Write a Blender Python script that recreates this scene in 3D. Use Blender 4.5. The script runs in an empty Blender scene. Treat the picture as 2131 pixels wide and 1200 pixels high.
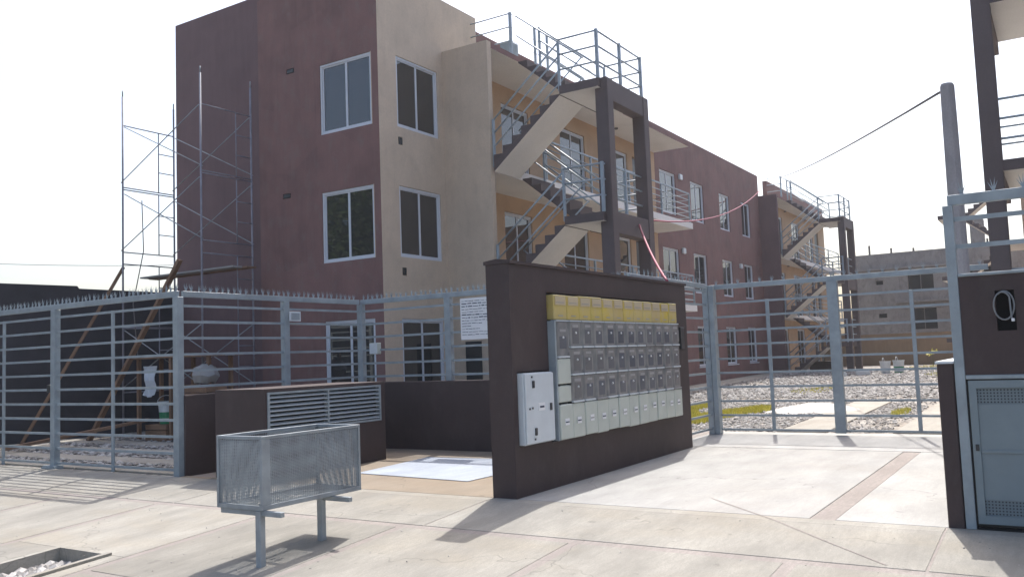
import bpy, bmesh, math, random
import numpy as np
from mathutils import Vector, Matrix
random.seed(7); rng = np.random.default_rng(7)
S = bpy.context.scene
COL = S.collection
# ------------------------------------------------------------------ camera, sky, sun, exposure
F_PX, YAW, PITCH, ROLL = 1815.936, 0.564045649, 0.077623729, -0.03729057866
cy_, sy_, cp_, sp_ = math.cos(YAW), math.sin(YAW), math.cos(PITCH), math.sin(PITCH)
fw = Vector((cp_*cy_, cp_*sy_, sp_)); rt = Vector((sy_, -cy_, 0)); up = rt.cross(fw)
r2 = math.cos(ROLL)*rt + math.sin(ROLL)*up; u2 = -math.sin(ROLL)*rt + math.cos(ROLL)*up
cam = bpy.data.objects.new('camera', bpy.data.cameras.new('camera')); COL.objects.link(cam)
cam.matrix_world = Matrix(((r2.x, u2.x, -fw.x, 0), (r2.y, u2.y, -fw.y, 0), (r2.z, u2.z, -fw.z, 1.5), (0, 0, 0, 1)))
cam.data.sensor_width = 36; cam.data.lens = F_PX/2131*36; cam.data.clip_start = .05; cam.data.clip_end = 3000
S.camera = cam
SUN = Vector((.615, .178, 1.0)).normalized()
W = bpy.data.worlds.new('World'); S.world = W; W.use_nodes = True
wn = W.node_tree.nodes; bg = wn['Background']
sky = wn.new('ShaderNodeTexSky'); sky.sky_type = 'NISHITA'; sky.sun_disc = False
sky.sun_elevation = math.asin(SUN.z); sky.sun_rotation = math.atan2(SUN.x, SUN.y)
sky.air_density = 1.0; sky.dust_density = 4.5; sky.ozone_density = 1.2
W.node_tree.links.new(sky.outputs[0], bg.inputs[0]); bg.inputs[1].default_value = .15
sl = bpy.data.lights.new('sun', 'SUN'); sl.energy = 3.0; sl.angle = math.radians(.55); sl.color = (1, .975, .935)
so = bpy.data.objects.new('sun', sl); COL.objects.link(so); so.location = SUN*60
so.rotation_euler = SUN.to_track_quat('Z', 'Y').to_euler()
S.view_settings.view_transform = 'Standard'; S.view_settings.look = 'None'; S.view_settings.gamma = 1
S.view_settings.use_curve_mapping = False; S.view_settings.exposure = 0.85
S.cycles.max_bounces = 8; S.cycles.diffuse_bounces = 4; S.cycles.glossy_bounces = 4
S.cycles.use_denoising = True

# ------------------------------------------------------------------ materials
class NT:
    def __init__(s, name):
        s.m = bpy.data.materials.new(name); s.m.use_nodes = True; s.t = s.m.node_tree; s.b = s.t.nodes['Principled BSDF']
        s.geo = None
    def n(s, typ, **k):
        o = s.t.nodes.new(typ)
        for a, v in k.items():
            if a.startswith('i_'):
                key = a[2:]; o.inputs[int(key) if key.isdigit() else key.replace('_', ' ')].default_value = v
            else: setattr(o, a, v)
        return o
    def l(s, a, b): s.t.links.new(a, b)
    def pos(s, scale=(1, 1, 1)):
        if s.geo is None: s.geo = s.n('ShaderNodeNewGeometry')
        mp = s.n('ShaderNodeMapping'); mp.inputs['Scale'].default_value = scale
        s.l(s.geo.outputs['Position'], mp.inputs['Vector']); return mp.outputs[0]
    def noise(s, scale, vec, detail=4, rough=.55):
        t = s.n('ShaderNodeTexNoise'); t.inputs['Scale'].default_value = scale; t.inputs['Detail'].default_value = detail
        t.inputs['Roughness'].default_value = rough; s.l(vec, t.inputs['Vector']); return t.outputs['Fac']
    def ramp(s, fac, stops):
        r = s.n('ShaderNodeValToRGB'); e = r.color_ramp.elements
        while len(e) < len(stops): e.new(.5)
        for q, (p, c) in zip(e, stops): q.position = p; q.color = (*c, 1) if len(c) == 3 else c
        s.l(fac, r.inputs[0]); return r.outputs[0]
    def mix(s, fac, a, b, mode='MIX'):
        m = s.n('ShaderNodeMix', data_type='RGBA', blend_type=mode)
        for v, i in ((fac, 0), (a, 6), (b, 7)):
            if hasattr(v, 'is_linked') or hasattr(v, 'links'): s.l(v, m.inputs[i])
            else: m.inputs[i].default_value = v if i == 0 else (*v, 1)
        return m.outputs[2]
    def bump(s, h, strength=.3, dist=.02):
        b = s.n('ShaderNodeBump'); b.inputs['Strength'].default_value = strength; b.inputs['Distance'].default_value = dist
        s.l(h, b.inputs['Height']); s.l(b.outputs[0], s.b.inputs['Normal'])

def sc(c, k): return tuple(min(1, x*k) for x in c)
def paint(name, c, rough=.8, var=.18, streak=.12, bump=.25, dirt=(.12, .10, .09), dirt_amt=.0):
    """masonry paint: blotches, vertical rain streaks, roller texture"""
    q = NT(name)
    a = q.noise(1.3, q.pos(), 5); b = q.noise(2.2, q.pos((3, 3, .35)), 4)
    col = q.mix(q.ramp(a, [(.3, (0, 0, 0)), (.7, (1, 1, 1))]), sc(c, 1-var), sc(c, 1+var))
    col = q.mix(q.ramp(b, [(.45, (0, 0, 0)), (.75, (streak*3,)*3)]), col, sc(c, 1.35 if streak > 0 else 1))
    vo = q.n('ShaderNodeTexVoronoi'); vo.inputs['Scale'].default_value = 1.1; q.l(q.pos((1, 1, .7)), vo.inputs['Vector'])
    sp_ = q.n('ShaderNodeSeparateColor'); q.l(vo.outputs['Color'], sp_.inputs[0])
    col = q.mix(q.ramp(sp_.outputs[0], [(.55, (0, 0, 0)), (.75, (var*1.2,)*3)]), col, sc(c, 1.35))
    col = q.mix(q.ramp(q.noise(38, q.pos((1, 1, .8)), 4, .7), [(.35, (.35,)*3), (.6, (0, 0, 0))]), col, sc(c, .78))
    col = q.mix(q.ramp(q.noise(6, q.pos((2.6, 2.6, .16)), 3, .6), [(.60, (0, 0, 0)), (.74, (streak*2.4,)*3)]), col, sc(c, .62))
    if dirt_amt:
        d = q.ramp(q.noise(4.5, q.pos((1, 1, .6)), 6, .65), [(.52, (0, 0, 0)), (.72, (dirt_amt,)*3)])
        col = q.mix(d, col, dirt)
    q.l(col, q.b.inputs['Base Color']); q.b.inputs['Roughness'].default_value = rough
    q.bump(q.noise(60, q.pos(), 3), bump, .004)
    return q.m
def metal_paint(name, c, rough=.5, var=.12, metallic=0.0, spots=.0):
    q = NT(name); a = q.noise(5, q.pos(), 5)
    col = q.mix(q.ramp(a, [(.3, (0, 0, 0)), (.7, (1, 1, 1))]), sc(c, 1-var), sc(c, 1+var))
    if spots:
        col = q.mix(q.ramp(q.noise(23, q.pos(), 4, .7), [(.6, (0, 0, 0)), (.75, (spots,)*3)]), col, (.16, .09, .05))
    q.l(col, q.b.inputs['Base Color']); q.b.inputs['Roughness'].default_value = rough; q.b.inputs['Metallic'].default_value = metallic
    return q.m
def concrete(name, c, var=.16, warm=(.42, .33, .23), wamt=.45, rand=.07, fine=.12):
    q = NT(name)
    a = q.noise(1.1, q.pos((1, 2.2, 1)), 6, .6); b = q.noise(14, q.pos((.6, 2.4, 1)), 5, .65); g = q.noise(120, q.pos(), 2)
    col = q.mix(q.ramp(a, [(.3, (0, 0, 0)), (.7, (1, 1, 1))]), sc(c, 1-var), sc(c, 1+var))
    col = q.mix(q.ramp(q.noise(.8, q.pos((1.4, .7, 1)), 5, .6), [(.48, (0, 0, 0)), (.66, (wamt,)*3)]), col, warm)
    col = q.mix(q.ramp(b, [(.35, (fine,)*3), (.62, (0, 0, 0))]), col, sc(c, .55))
    col = q.mix(q.ramp(q.noise(7, q.pos(), 3, .5), [(.70, (0, 0, 0)), (.74, (.5,)*3)]), col, sc(c, .5))
    col = q.mix(q.ramp(q.noise(85, q.pos(), 3, .7), [(.36, (.42,)*3), (.55, (0, 0, 0))]), col, sc(c, .62))
    col = q.mix(q.ramp(q.noise(3.2, q.pos((.16, 2.4, 1)), 5, .7), [(.55, (0, 0, 0)), (.7, (.30,)*3)]), col, sc(c, .66))
    ve = q.n('ShaderNodeTexVoronoi', feature='DISTANCE_TO_EDGE'); ve.inputs['Scale'].default_value = .42
    wv = q.n('ShaderNodeVectorMath', operation='ADD'); nz = q.n('ShaderNodeTexNoise'); nz.inputs['Scale'].default_value = 3; q.l(q.pos(), nz.inputs['Vector'])
    vs = q.n('ShaderNodeVectorMath', operation='SCALE'); vs.inputs['Scale'].default_value = .5; q.l(nz.outputs['Color'], vs.inputs[0]); q.l(q.pos(), wv.inputs[0]); q.l(vs.outputs[0], wv.inputs[1]); q.l(wv.outputs[0], ve.inputs['Vector'])
    ck = q.ramp(ve.outputs['Distance'], [(.0, (.55,)*3), (.0045, (0, 0, 0))]); gate = q.ramp(q.noise(.55, q.pos(), 2), [(.5, (0, 0, 0)), (.56, (1, 1, 1))])
    ckm = q.mix(1.0, ck, gate, 'MULTIPLY'); col = q.mix(ckm, col, sc(c, .35))
    oi = q.n('ShaderNodeObjectInfo'); mr = q.n('ShaderNodeMapRange'); mr.inputs['To Min'].default_value = 1-rand; mr.inputs['To Max'].default_value = 1+rand
    q.l(oi.outputs['Random'], mr.inputs[0]); hs = q.n('ShaderNodeHueSaturation'); q.l(mr.outputs[0], hs.inputs['Value']); q.l(col, hs.inputs['Color'])
    q.l(hs.outputs[0], q.b.inputs['Base Color']); q.b.inputs['Roughness'].default_value = .9
    m = q.n('ShaderNodeMath', operation='ADD'); q.l(g, m.inputs[0]); q.l(b, m.inputs[1])
    q.bump(m.outputs[0], .35, .006)
    return q.m
def plain(name, c, rough=.6, **k):
    q = NT(name); q.b.inputs['Base Color'].default_value = (*c, 1); q.b.inputs['Roughness'].default_value = rough
    for a, v in k.items(): q.b.inputs[a.replace('_', ' ')].default_value = v
    return q.m
M = {}
M['red'] = paint('red_wall_paint', (.196, .105, .095), var=.2, streak=.13, dirt_amt=.55, dirt=(.20, .145, .135))
M['red_dark'] = paint('dark_red_wall_paint', (.150, .092, .094), var=.12, dirt_amt=.1, dirt=(.12, .08, .08))
M['tan'] = paint('tan_wall_paint', (.56, .455, .35), var=.09, streak=.05, dirt_amt=.25, dirt=(.34, .27, .21))
M['orange'] = paint('ochre_wall_paint', (.50, .345, .22), var=.08, streak=.04)
M['brown'] = paint('brown_wall_paint', (.054, .035, .034), var=.16, streak=.08, rough=.7, bump=.3, dirt_amt=.35, dirt=(.085, .068, .062))
M['trim'] = paint('brown_trim_paint', (.105, .082, .082), var=.14, streak=.04, rough=.7)
M['cream'] = paint('cream_soffit_paint', (.80, .775, .74), var=.05, streak=.02)
M['navy'] = paint('dark_boundary_wall_paint', (.040, .040, .050), var=.3, streak=.05)
M['cement'] = paint('raw_cement_render', (.27, .26, .25), var=.25, streak=.1, dirt_amt=.6, dirt=(.13, .12, .12))
M['khaki'] = paint('khaki_wall_paint', (.27, .19, .115), var=.1)
M['core'] = plain('roof_screed', (.16, .15, .14), .9)
M['steel'] = metal_paint('grey_steel_paint', (.285, .33, .355), .42, .16, .0, .22)
M['rail'] = metal_paint('pale_railing_paint', (.30, .36, .41), .45, .14, .0, .15)
M['galv'] = metal_paint('galvanised_steel', (.30, .33, .35), .5, .2, .3)
M['louv'] = metal_paint('louvre_paint', (.42, .47, .50), .4, .06)
M['scaf'] = metal_paint('scaffold_tube', (.22, .22, .26), .5, .2, .0, .3)
M['cab'] = metal_paint('cabinet_paint', (.19, .235, .255), .4, .06)
M['alu'] = plain('white_aluminium', (.62, .65, .70), .35)
M['glass'] = plain('dark_window_glass', (.026, .028, .030), .02, IOR=1.9)
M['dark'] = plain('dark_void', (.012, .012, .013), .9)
M['board'] = metal_paint('white_enamel', (.62, .66, .68), .35, .05)
M['pbox'] = metal_paint('pale_plastic', (.52, .55, .49), .4, .06)
M['grey_d'] = plain('dark_plastic', (.03, .033, .036), .4)
M['white'] = plain('white_print', (.8, .8, .8), .6)
M['ink'] = plain('dark_print', (.05, .06, .10), .7)
M['wood'] = paint('weathered_wood', (.22, .13, .08), var=.3, streak=.2)
M['pole'] = paint('weathered_pole_wood', (.30, .285, .29), var=.2, streak=.15)
M['cloth'] = plain('white_cloth', (.55, .58, .62), .9)
M['green'] = plain('green_plastic', (.02, .22, .10), .45)
M['bagm'] = plain('grey_sacking', (.33, .32, .31), .9)
M['red_tape'] = plain('red_tape', (.30, .055, .095), .6)
M['wire'] = plain('grey_wire', (.15, .14, .14), .6)
M['hose'] = plain('grey_hose', (.20, .21, .22), .5)
M['pave'] = concrete('pavement_concrete', (.288, .272, .238), var=.24, fine=.25, wamt=.5, warm=(.30, .262, .20), rand=.12)
M['drive'] = concrete('driveway_concrete', (.385, .378, .36), wamt=.2, warm=(.36,.31,.25), fine=.18)
M['sandy'] = concrete('sandy_concrete', (.27, .22, .165), wamt=.5, warm=(.24,.18,.12))
M['strip'] = concrete('reddish_mortar', (.298, .262, .238), wamt=.2, warm=(.27,.22,.19), fine=.4)
M['yslab'] = concrete('yard_concrete', (.37, .345, .30), warm=(.3,.25,.19))
M['asph'] = concrete('asphalt', (.055, .055, .056), wamt=0)
M['soil'] = concrete('dry_soil', (.20, .16, .12))
M['tile'] = concrete('bluish_white_sheet', (.34, .375, .43), wamt=.05, fine=.05)

def stone_mat():
    q = NT('gravel_stones'); g = q.n('ShaderNodeNewGeometry')
    c = q.ramp(g.outputs['Random Per Island'], [(0, (.12, .115, .11)), (.25, (.24, .225, .21)), (.55, (.34, .32, .30)), (.8, (.42, .40, .38)), (1, (.52, .50, .48))])
    q.l(c, q.b.inputs['Base Color']); q.b.inputs['Roughness'].default_value = .85; return q.m
M['stone'] = stone_mat()
def gravel_bed():
    q = NT('gravel_bed'); v = q.n('ShaderNodeTexVoronoi'); v.inputs['Scale'].default_value = 11; q.l(q.pos(), v.inputs['Vector'])
    sep = q.n('ShaderNodeSeparateColor'); q.l(v.outputs['Color'], sep.inputs[0])
    c = q.ramp(sep.outputs[0], [(0, (.10, .09, .09)), (.5, (.27, .245, .22)), (1, (.48, .45, .41))])
    c = q.mix(q.ramp(v.outputs['Distance'], [(.02, (0, 0, 0)), (.06, (.0, .0, .0))]), c, c)
    c = q.mix(q.ramp(q.noise(.6, q.pos(), 4), [(.5, (0, 0, 0)), (.7, (.5,)*3)]), c, (.27, .22, .16))
    q.l(c, q.b.inputs['Base Color']); q.b.inputs['Roughness'].default_value = .95
    iv = q.n('ShaderNodeMath', operation='SUBTRACT'); iv.inputs[0].default_value = 1; q.l(v.outputs['Distance'], iv.inputs[1]); q.bump(iv.outputs[0], .9, .03)
    return q.m
M['gbed'] = gravel_bed()
def rnd_island(name, stops, rough=.7):
    q = NT(name); g = q.n('ShaderNodeNewGeometry'); c = q.ramp(g.outputs['Random Per Island'], stops)
    q.l(c, q.b.inputs['Base Color']); q.b.inputs['Roughness'].default_value = rough; return q.m
M['grass'] = rnd_island('yellowish_grass', [(0, (.40, .40, .06)), (.5, (.60, .55, .10)), (1, (.72, .64, .18))])
M['leaf'] = rnd_island('leaves', [(0, (.03, .06, .018)), (.5, (.07, .12, .03)), (1, (.12, .16, .05))])
def meter_glass():
    q = NT('meter_cover_plastic'); a = q.noise(9, q.pos((1, 1, .5)), 3)
    c = q.mix(q.ramp(a, [(.35, (0, 0, 0)), (.65, (1, 1, 1))]), (.19, .19, .19), (.29, .28, .265))
    q.l(c, q.b.inputs['Base Color']); q.b.inputs['Roughness'].default_value = .18; return q.m
M['mglass'] = meter_glass()
def yellow_mat():
    q = NT('yellow_meter_panel'); g = q.n('ShaderNodeObjectInfo')
    c = q.ramp(g.outputs['Random'], [(0, (.66, .50, .07)), (.5, (.55, .42, .16)), (1, (.62, .49, .11))])
    a = q.ramp(q.noise(7, q.pos(), 3), [(.4, (0, 0, 0)), (.7, (.6,)*3)])
    c = q.mix(a, c, (.58, .47, .27)); q.l(c, q.b.inputs['Base Color']); q.b.inputs['Roughness'].default_value = .25; return q.m
def mface():
    q = NT('meter_dial_grey'); g = q.n('ShaderNodeObjectInfo'); c = q.ramp(g.outputs['Random'], [(0, (.08, .09, .11)), (.5, (.12, .13, .15)), (1, (.17, .165, .16))])
    q.l(c, q.b.inputs['Base Color']); q.b.inputs['Roughness'].default_value = .25; return q.m
M['mface'] = mface(); M['yellow'] = yellow_mat(); M['ylab'] = plain('pale_panel_label', (.56, .46, .30), .35)
def vent_mat():
    q = NT('perforated_vent'); tc = q.n('ShaderNodeTexCoord'); v = q.n('ShaderNodeTexVoronoi'); v.inputs['Scale'].default_value = 42; v.inputs['Randomness'].default_value = 0
    q.l(tc.outputs['Object'], v.inputs['Vector'])
    c = q.ramp(v.outputs['Distance'], [(.28, (.006, .007, .008)), (.42, (.15, .19, .21))]); q.l(c, q.b.inputs['Base Color']); q.b.inputs['Roughness'].default_value = .5; return q.m
M['vent'] = vent_mat()

# ------------------------------------------------------------------ object helpers
WL = {}
def link(o, parent=None, loc=(0, 0, 0)):
    COL.objects.link(o); loc = Vector(loc); WL[o.name] = loc
    if parent is not None: o.parent = parent; o.location = loc-WL[parent.name]
    else: o.location = loc
    return o
def tag(o, label=None, cat=None, group=None, kind=None):
    if label: o['label'] = label
    if cat: o['category'] = cat
    if group: o['group'] = group
    if kind: o['kind'] = kind
    return o
def T(name, loc, label=None, cat=None, group=None, kind=None, parent=None):
    o = bpy.data.objects.new(name, None); o.empty_display_size = .1; link(o, parent, loc); return tag(o, label, cat, group, kind)
CACHE = {}
def box_mesh(d, mat, bev):
    key = ('b', tuple(round(x, 4) for x in d), mat, bev)
    if key not in CACHE:
        bm = bmesh.new(); bmesh.ops.create_cube(bm, size=1); bmesh.ops.scale(bm, vec=d, verts=bm.verts)
        if bev: bmesh.ops.bevel(bm, geom=bm.edges[:], offset=bev, segments=1 if bev < .012 else 2, affect='EDGES')
        me = bpy.data.meshes.new(mat); bm.to_mesh(me); bm.free(); me.materials.append(M[mat]); CACHE[key] = me
    return CACHE[key]
def box(name, parent, lo, hi, mat, bev=0):
    """axis-aligned box between two world corners"""
    lo, hi = Vector(lo), Vector(hi); d = [abs(hi[i]-lo[i]) for i in range(3)]
    return link(bpy.data.objects.new(name, box_mesh(d, mat, bev)), parent, (lo+hi)/2)
def bar(name, parent, p0, p1, w, mat, h=None, seg=0):
    """straight bar from p0 to p1; seg>0 -> round tube of diameter w"""
    p0, p1 = Vector(p0), Vector(p1); d = p1-p0; L = d.length; key = ('r', round(L, 3), w, h, mat, seg)
    if key not in CACHE:
        bm = bmesh.new()
        if seg: bmesh.ops.create_cone(bm, cap_ends=True, segments=seg, radius1=w/2, radius2=w/2, depth=L)
        else: bmesh.ops.create_cube(bm, size=1); bmesh.ops.scale(bm, vec=(w, h or w, L), verts=bm.verts)
        me = bpy.data.meshes.new(mat); bm.to_mesh(me); bm.free(); me.materials.append(M[mat])
        if seg:
            for p in me.polygons: p.use_smooth = len(p.vertices) == 4
        CACHE[key] = me
    o = link(bpy.data.objects.new(name, CACHE[key]), parent, (p0+p1)/2)
    z = d.normalized(); ref = Vector((0, 0, 1)) if abs(z.z) < .98 else Vector((0, 1, 0))
    x = ref.cross(z).normalized(); y = z.cross(x)
    o.rotation_euler = Matrix((x, y, z)).transposed().to_euler(); return o
class MB:
    """collects polygons in world coordinates, links them as one mesh object"""
    def __init__(s): s.v, s.f, s.mi, s.mats = [], [], [], []
    def mat(s, m):
        if m not in s.mats: s.mats.append(m)
        return s.mats.index(m)
    def poly(s, pts, m):
        n = len(s.v); s.v += [tuple(p) for p in pts]; s.f.append(tuple(range(n, n+len(pts)))); s.mi.append(s.mat(m))
    def box(s, lo, hi, m):
        (a, b, c), (d, e, f) = lo, hi; n = len(s.v)
        s.v += [(a, b, c), (d, b, c), (d, e, c), (a, e, c), (a, b, f), (d, b, f), (d, e, f), (a, e, f)]
        for q in ((0, 3, 2, 1), (4, 5, 6, 7), (0, 1, 5, 4), (1, 2, 6, 5), (2, 3, 7, 6), (3, 0, 4, 7)): s.f.append(tuple(n+i for i in q)); s.mi.append(s.mat(m))
    def prism(s, prof, ax, a, b, mside, mcap=None):
        """profile [(u,v)] extruded along axis ax from a to b; mside one name or a list per edge"""
        def P(u, v, t): return (t, u, v) if ax == 0 else ((u, t, v) if ax == 1 else (u, v, t))
        n = len(prof)
        for i in range(n):
            (u0, v0), (u1, v1) = prof[i], prof[(i+1) % n]
            s.poly([P(u0, v0, a), P(u1, v1, a), P(u1, v1, b), P(u0, v0, b)], mside[i] if isinstance(mside, list) else mside)
        c = mcap or (mside if isinstance(mside, str) else mside[0])
        s.poly([P(u, v, a) for u, v in prof][::-1], c); s.poly([P(u, v, b) for u, v in prof], c)
    def build(s, name, parent=None, loc=(0, 0, 0), fix=True):
        L = Vector(loc) if parent is None or loc != (0, 0, 0) else WL[parent.name]
        me = bpy.data.meshes.new(name); me.from_pydata([(p[0]-L.x, p[1]-L.y, p[2]-L.z) for p in s.v], [], s.f)
        for m in s.mats: me.materials.append(M[m])
        me.polygons.foreach_set('material_index', s.mi)
        if fix:
            bm = bmesh.new(); bm.from_mesh(me); bmesh.ops.remove_doubles(bm, verts=bm.verts, dist=1e-5); bmesh.ops.recalc_face_normals(bm, faces=bm.faces); bm.to_mesh(me); bm.free()
        return link(bpy.data.objects.new(name, me), parent, L)
def curve(name, parent, pts, r, mat, res=2, loc=None, seg=6):
    """round cable swept along points, as a mesh"""
    P_ = [Vector(p) for p in pts]; L = Vector(loc) if loc else (WL[parent.name] if parent else P_[0].copy())
    t0 = (P_[1]-P_[0]).normalized(); nrm = t0.orthogonal().normalized(); V, Fc = [], []
    for i, p in enumerate(P_):
        t = (P_[min(i+1, len(P_)-1)]-P_[max(i-1, 0)]).normalized(); nrm = (nrm-t*nrm.dot(t)).normalized(); bi = t.cross(nrm)
        for k in range(seg):
            a = 6.28318*k/seg; V.append(tuple(p+nrm*(r*math.cos(a))+bi*(r*math.sin(a))-L))
    for i in range(len(P_)-1):
        for k in range(seg): j = (k+1) % seg; Fc.append((i*seg+k, i*seg+j, (i+1)*seg+j, (i+1)*seg+k))
    Fc += [tuple(range(seg))[::-1], tuple(range((len(P_)-1)*seg, len(P_)*seg))]
    me = bpy.data.meshes.new(name); me.from_pydata(V, [], Fc); me.materials.append(M[mat])
    for q in me.polygons: q.use_smooth = len(q.vertices) == 4
    return link(bpy.data.objects.new(name, me), parent, L)
def sag(p0, p1, s, n=14):
    return [tuple(p0[k]+(p1[k]-p0[k])*i/n-(s*4*(i/n)*(1-i/n) if k == 2 else 0) for k in range(3)) for i in range(n+1)]

def gz(x):
    if x < 7.7: return -.065*(7.7-x)
    if x < 16: return 0.0
    return min((x-16)*.0125, .3)

# ------------------------------------------------------------------ ground
mb = MB(); R_ = 900
mb.poly([(-R_, -R_, -.75), (R_, -R_, -.75), (R_, R_, -.75), (-R_, R_, -.75)], 'soil'); tag(mb.build('ground'), kind='structure')
mb = MB(); mb.box((-9, -120, -.72), (2.2, 160, -.50), 'asph'); tag(mb.build('road'), kind='structure')
pv = T('pavement', (5, 6, 0), kind='structure')
for xa, xb, ya, yb in ((2.4, 3.97, -60, 90), (4.91, 7.7, -60, 90), (7.7, 7.9, -60, 90), (3.97, 4.91, -60, 7.55), (3.97, 4.91, 8.37, 90)):
    mb = MB(); mb.prism([(xa, gz(xa)-.005), (xb, gz(xb)-.005), (xb, gz(xb)-.3), (xa, gz(xa)-.3)], 1, ya, yb, 'strip'); mb.build('joint_bed', pv)
mb = MB(); mb.box((2.2, -60, -.70), (2.39, 90, gz(2.4)+.01), 'strip'); mb.build('kerb', pv)
def slab(parent, x0, x1, y0, y1, mat, zoff=0.0, name='slab', th=.09, bev=.004):
    """concrete slab following the fall of the ground, arrised top edges"""
    m_ = MB(); e = bev; v = []
    def z(x): return gz(x)+zoff
    top = [(x0+e, y0+e), (x1-e, y0+e), (x1-e, y1-e), (x0+e, y1-e)]; rim = [(x0, y0), (x1, y0), (x1, y1), (x0, y1)]
    A = [(x, y, z(x)) for x, y in top]; B = [(x, y, z(x)-e) for x, y in rim]; C_ = [(x, y, z(x)-th) for x, y in rim]
    m_.poly(A, mat)
    for i in range(4):
        j = (i+1) % 4; m_.poly([B[i], B[j], A[j], A[i]], mat); m_.poly([C_[i], C_[j], B[j], B[i]], mat)
    return m_.build(name, parent)
ys = [-20, -14, -8, -5.5, -3.6, -1.75, .02, 1.83, 3.62, 5.5, 7.33, 9.2, 11.05, 12.9, 14.75, 16.6, 18.4, 20.3, 24, 28, 34, 40]
for y0, y1 in zip(ys[:-1], ys[1:]):
    a, b = y0+.05, y1-.05
    if abs(y0-7.33) < .01:      # the slab with the tree pit cut out of it
        slab(pv, 4.90, 6.54, a, b, 'pave'); slab(pv, 2.42, 3.98, a, b, 'pave'); slab(pv, 3.98, 4.90, a, 7.56, 'pave'); slab(pv, 3.98, 4.90, 8.36, b, 'pave')
    else:
        slab(pv, 4.52, 6.54, a, b, 'pave'); slab(pv, 2.42, 4.43, a, b, 'pave')
ys2 = [-20, -9, -3, .93, 5.3, 9.05, 12.9, 18, 24, 34]
for y0, y1 in zip(ys2[:-1], ys2[1:]):
    slab(pv, 6.65, 7.70, y0+.01, y1-.01, 'pave'); slab(pv, 7.70, 7.885, y0+.01, y1-.01, 'pave', bev=.001)
# tree pit
tp = T('tree_pit', (4.45, 7.96, gz(4.45)), 'sunken square tree pit filled with rubble in the bright pavement', 'tree pit')
z0 = gz(4.45)
for lo, hi in (((3.98, 7.56), (4.90, 7.62)), ((3.98, 8.30), (4.90, 8.36)), ((3.98, 7.62), (4.04, 8.30)), ((4.84, 7.62), (4.90, 8.30))):
    m_ = MB(); m_.prism([(lo[0], gz(lo[0])+.025), (hi[0], gz(hi[0])+.025), (hi[0], gz(hi[0])-.2), (lo[0], gz(lo[0])-.2)], 1, lo[1], hi[1], 'pave'); m_.build('rim', tp)
box('soil_fill', tp, (4.04, 7.62, z0-.22), (4.84, 8.30, z0-.10), 'soil')

OCT_F = np.array([(0, 2, 4), (2, 1, 4), (1, 3, 4), (3, 0, 4), (2, 0, 5), (1, 2, 5), (3, 1, 5), (0, 3, 5)])
OCT_V = np.array([(1, 0, 0), (-1, 0, 0), (0, 1, 0), (0, -1, 0), (0, 0, 1), (0, 0, -1)], float)
def stones(name, xy, size, zf, parent=None, loc=(0, 0, 0), mat='stone', flat=.52):
    n = len(xy); s = size*(.55+1.1*rng.random(n)**3)
    V = OCT_V[None]*(1+.45*(rng.random((n, 6, 1))-.5))
    V = V+.25*(rng.random((n, 6, 3))-.5)
    a = rng.random(n)*6.283; c, s_ = np.cos(a), np.sin(a)
    V = V*s[:, None, None]*np.array([1.15, .85, flat])
    x = V[..., 0]*c[:, None]-V[..., 1]*s_[:, None]; y = V[..., 0]*s_[:, None]+V[..., 1]*c[:, None]
    zg = np.array([zf(q) for q in xy[:, 0]])
    P = np.stack([x+xy[:, :1], y+xy[:, 1:], V[..., 2]+(zg+s*.3)[:, None]], -1).reshape(-1, 3)-np.array(loc)
    Fc = (OCT_F[None]+6*np.arange(n)[:, None, None]).reshape(-1, 3)
    me = bpy.data.meshes.new(name); me.from_pydata(P.tolist(), [], Fc.tolist()); me.materials.append(M[mat])
    return tag(link(bpy.data.objects.new(name, me), parent, loc), kind='stuff')
xy = np.stack([4.06+.76*rng.random(420), 7.64+.64*rng.random(420)], 1)
stones('rubble', xy, .045, lambda x: z0-.10, tp, tuple(WL['tree_pit']))

n = 260; xy = np.stack([4.2+3.6*rng.random(n), .2+13*rng.random(n)], 1)
stones('pebbles', xy, .007, gz, pv, tuple(WL['pavement']))
# driveway, entrance floor
dv = T('driveway', (10, 3, 0), kind='structure')
box('strip', dv, (7.9, .0, -.3), (15.6, 10.6, -.012), 'strip')
for a in ((7.9, 13.08, 2.02, 5.04), (7.9, 13.08, .80, 1.80)): slab(dv, a[0], a[1], a[2], a[3], 'drive', bev=.004)
slab(dv, 13.12, 15.58, .6, 5.5, 'drive', bev=.004); slab(dv, 7.9, 13.08, 1.805, 2.015, 'strip', -.004, 'strip', bev=.002)
ef = T('entrance_floor', (9.8, 8, 0), kind='structure')
slab(ef, 7.9, 11.68, 5.30, 8.98, 'sandy', bev=.004); slab(ef, 7.9, 8.02, 8.99, 10.6, 'sandy', bev=.004); slab(ef, 10.43, 11.68, 8.985, 10.6, 'sandy', bev=.004)
ps = MB(); ps.poly([(8.78, 6.3, .008), (10.9, 6.2, .008), (10.75, 8.45, .008), (8.95, 8.25, .008)], 'tile'); ps.poly([(8.78, 6.3, .002), (10.9, 6.2, .002), (10.75, 8.45, .002), (8.95, 8.25, .002)], 'tile')
tag(ps.build('floor_sheet', None, (9.8, 7.3, 0)), 'bluish white sheet lying flat on the sandy entrance floor', 'sheet')

cr = MB(); pts = [(8.60, 3.15), (8.1, 2.66), (7.72, 2.28), (7.2, 1.74), (6.7, 1.2)]  # thin mortar-coloured line laid just above the driveway and pavement
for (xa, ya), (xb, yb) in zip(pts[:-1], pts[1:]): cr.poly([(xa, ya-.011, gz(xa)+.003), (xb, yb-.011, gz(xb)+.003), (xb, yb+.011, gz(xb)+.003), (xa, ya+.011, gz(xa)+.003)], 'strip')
cr.build('thin_line', pv)
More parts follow.
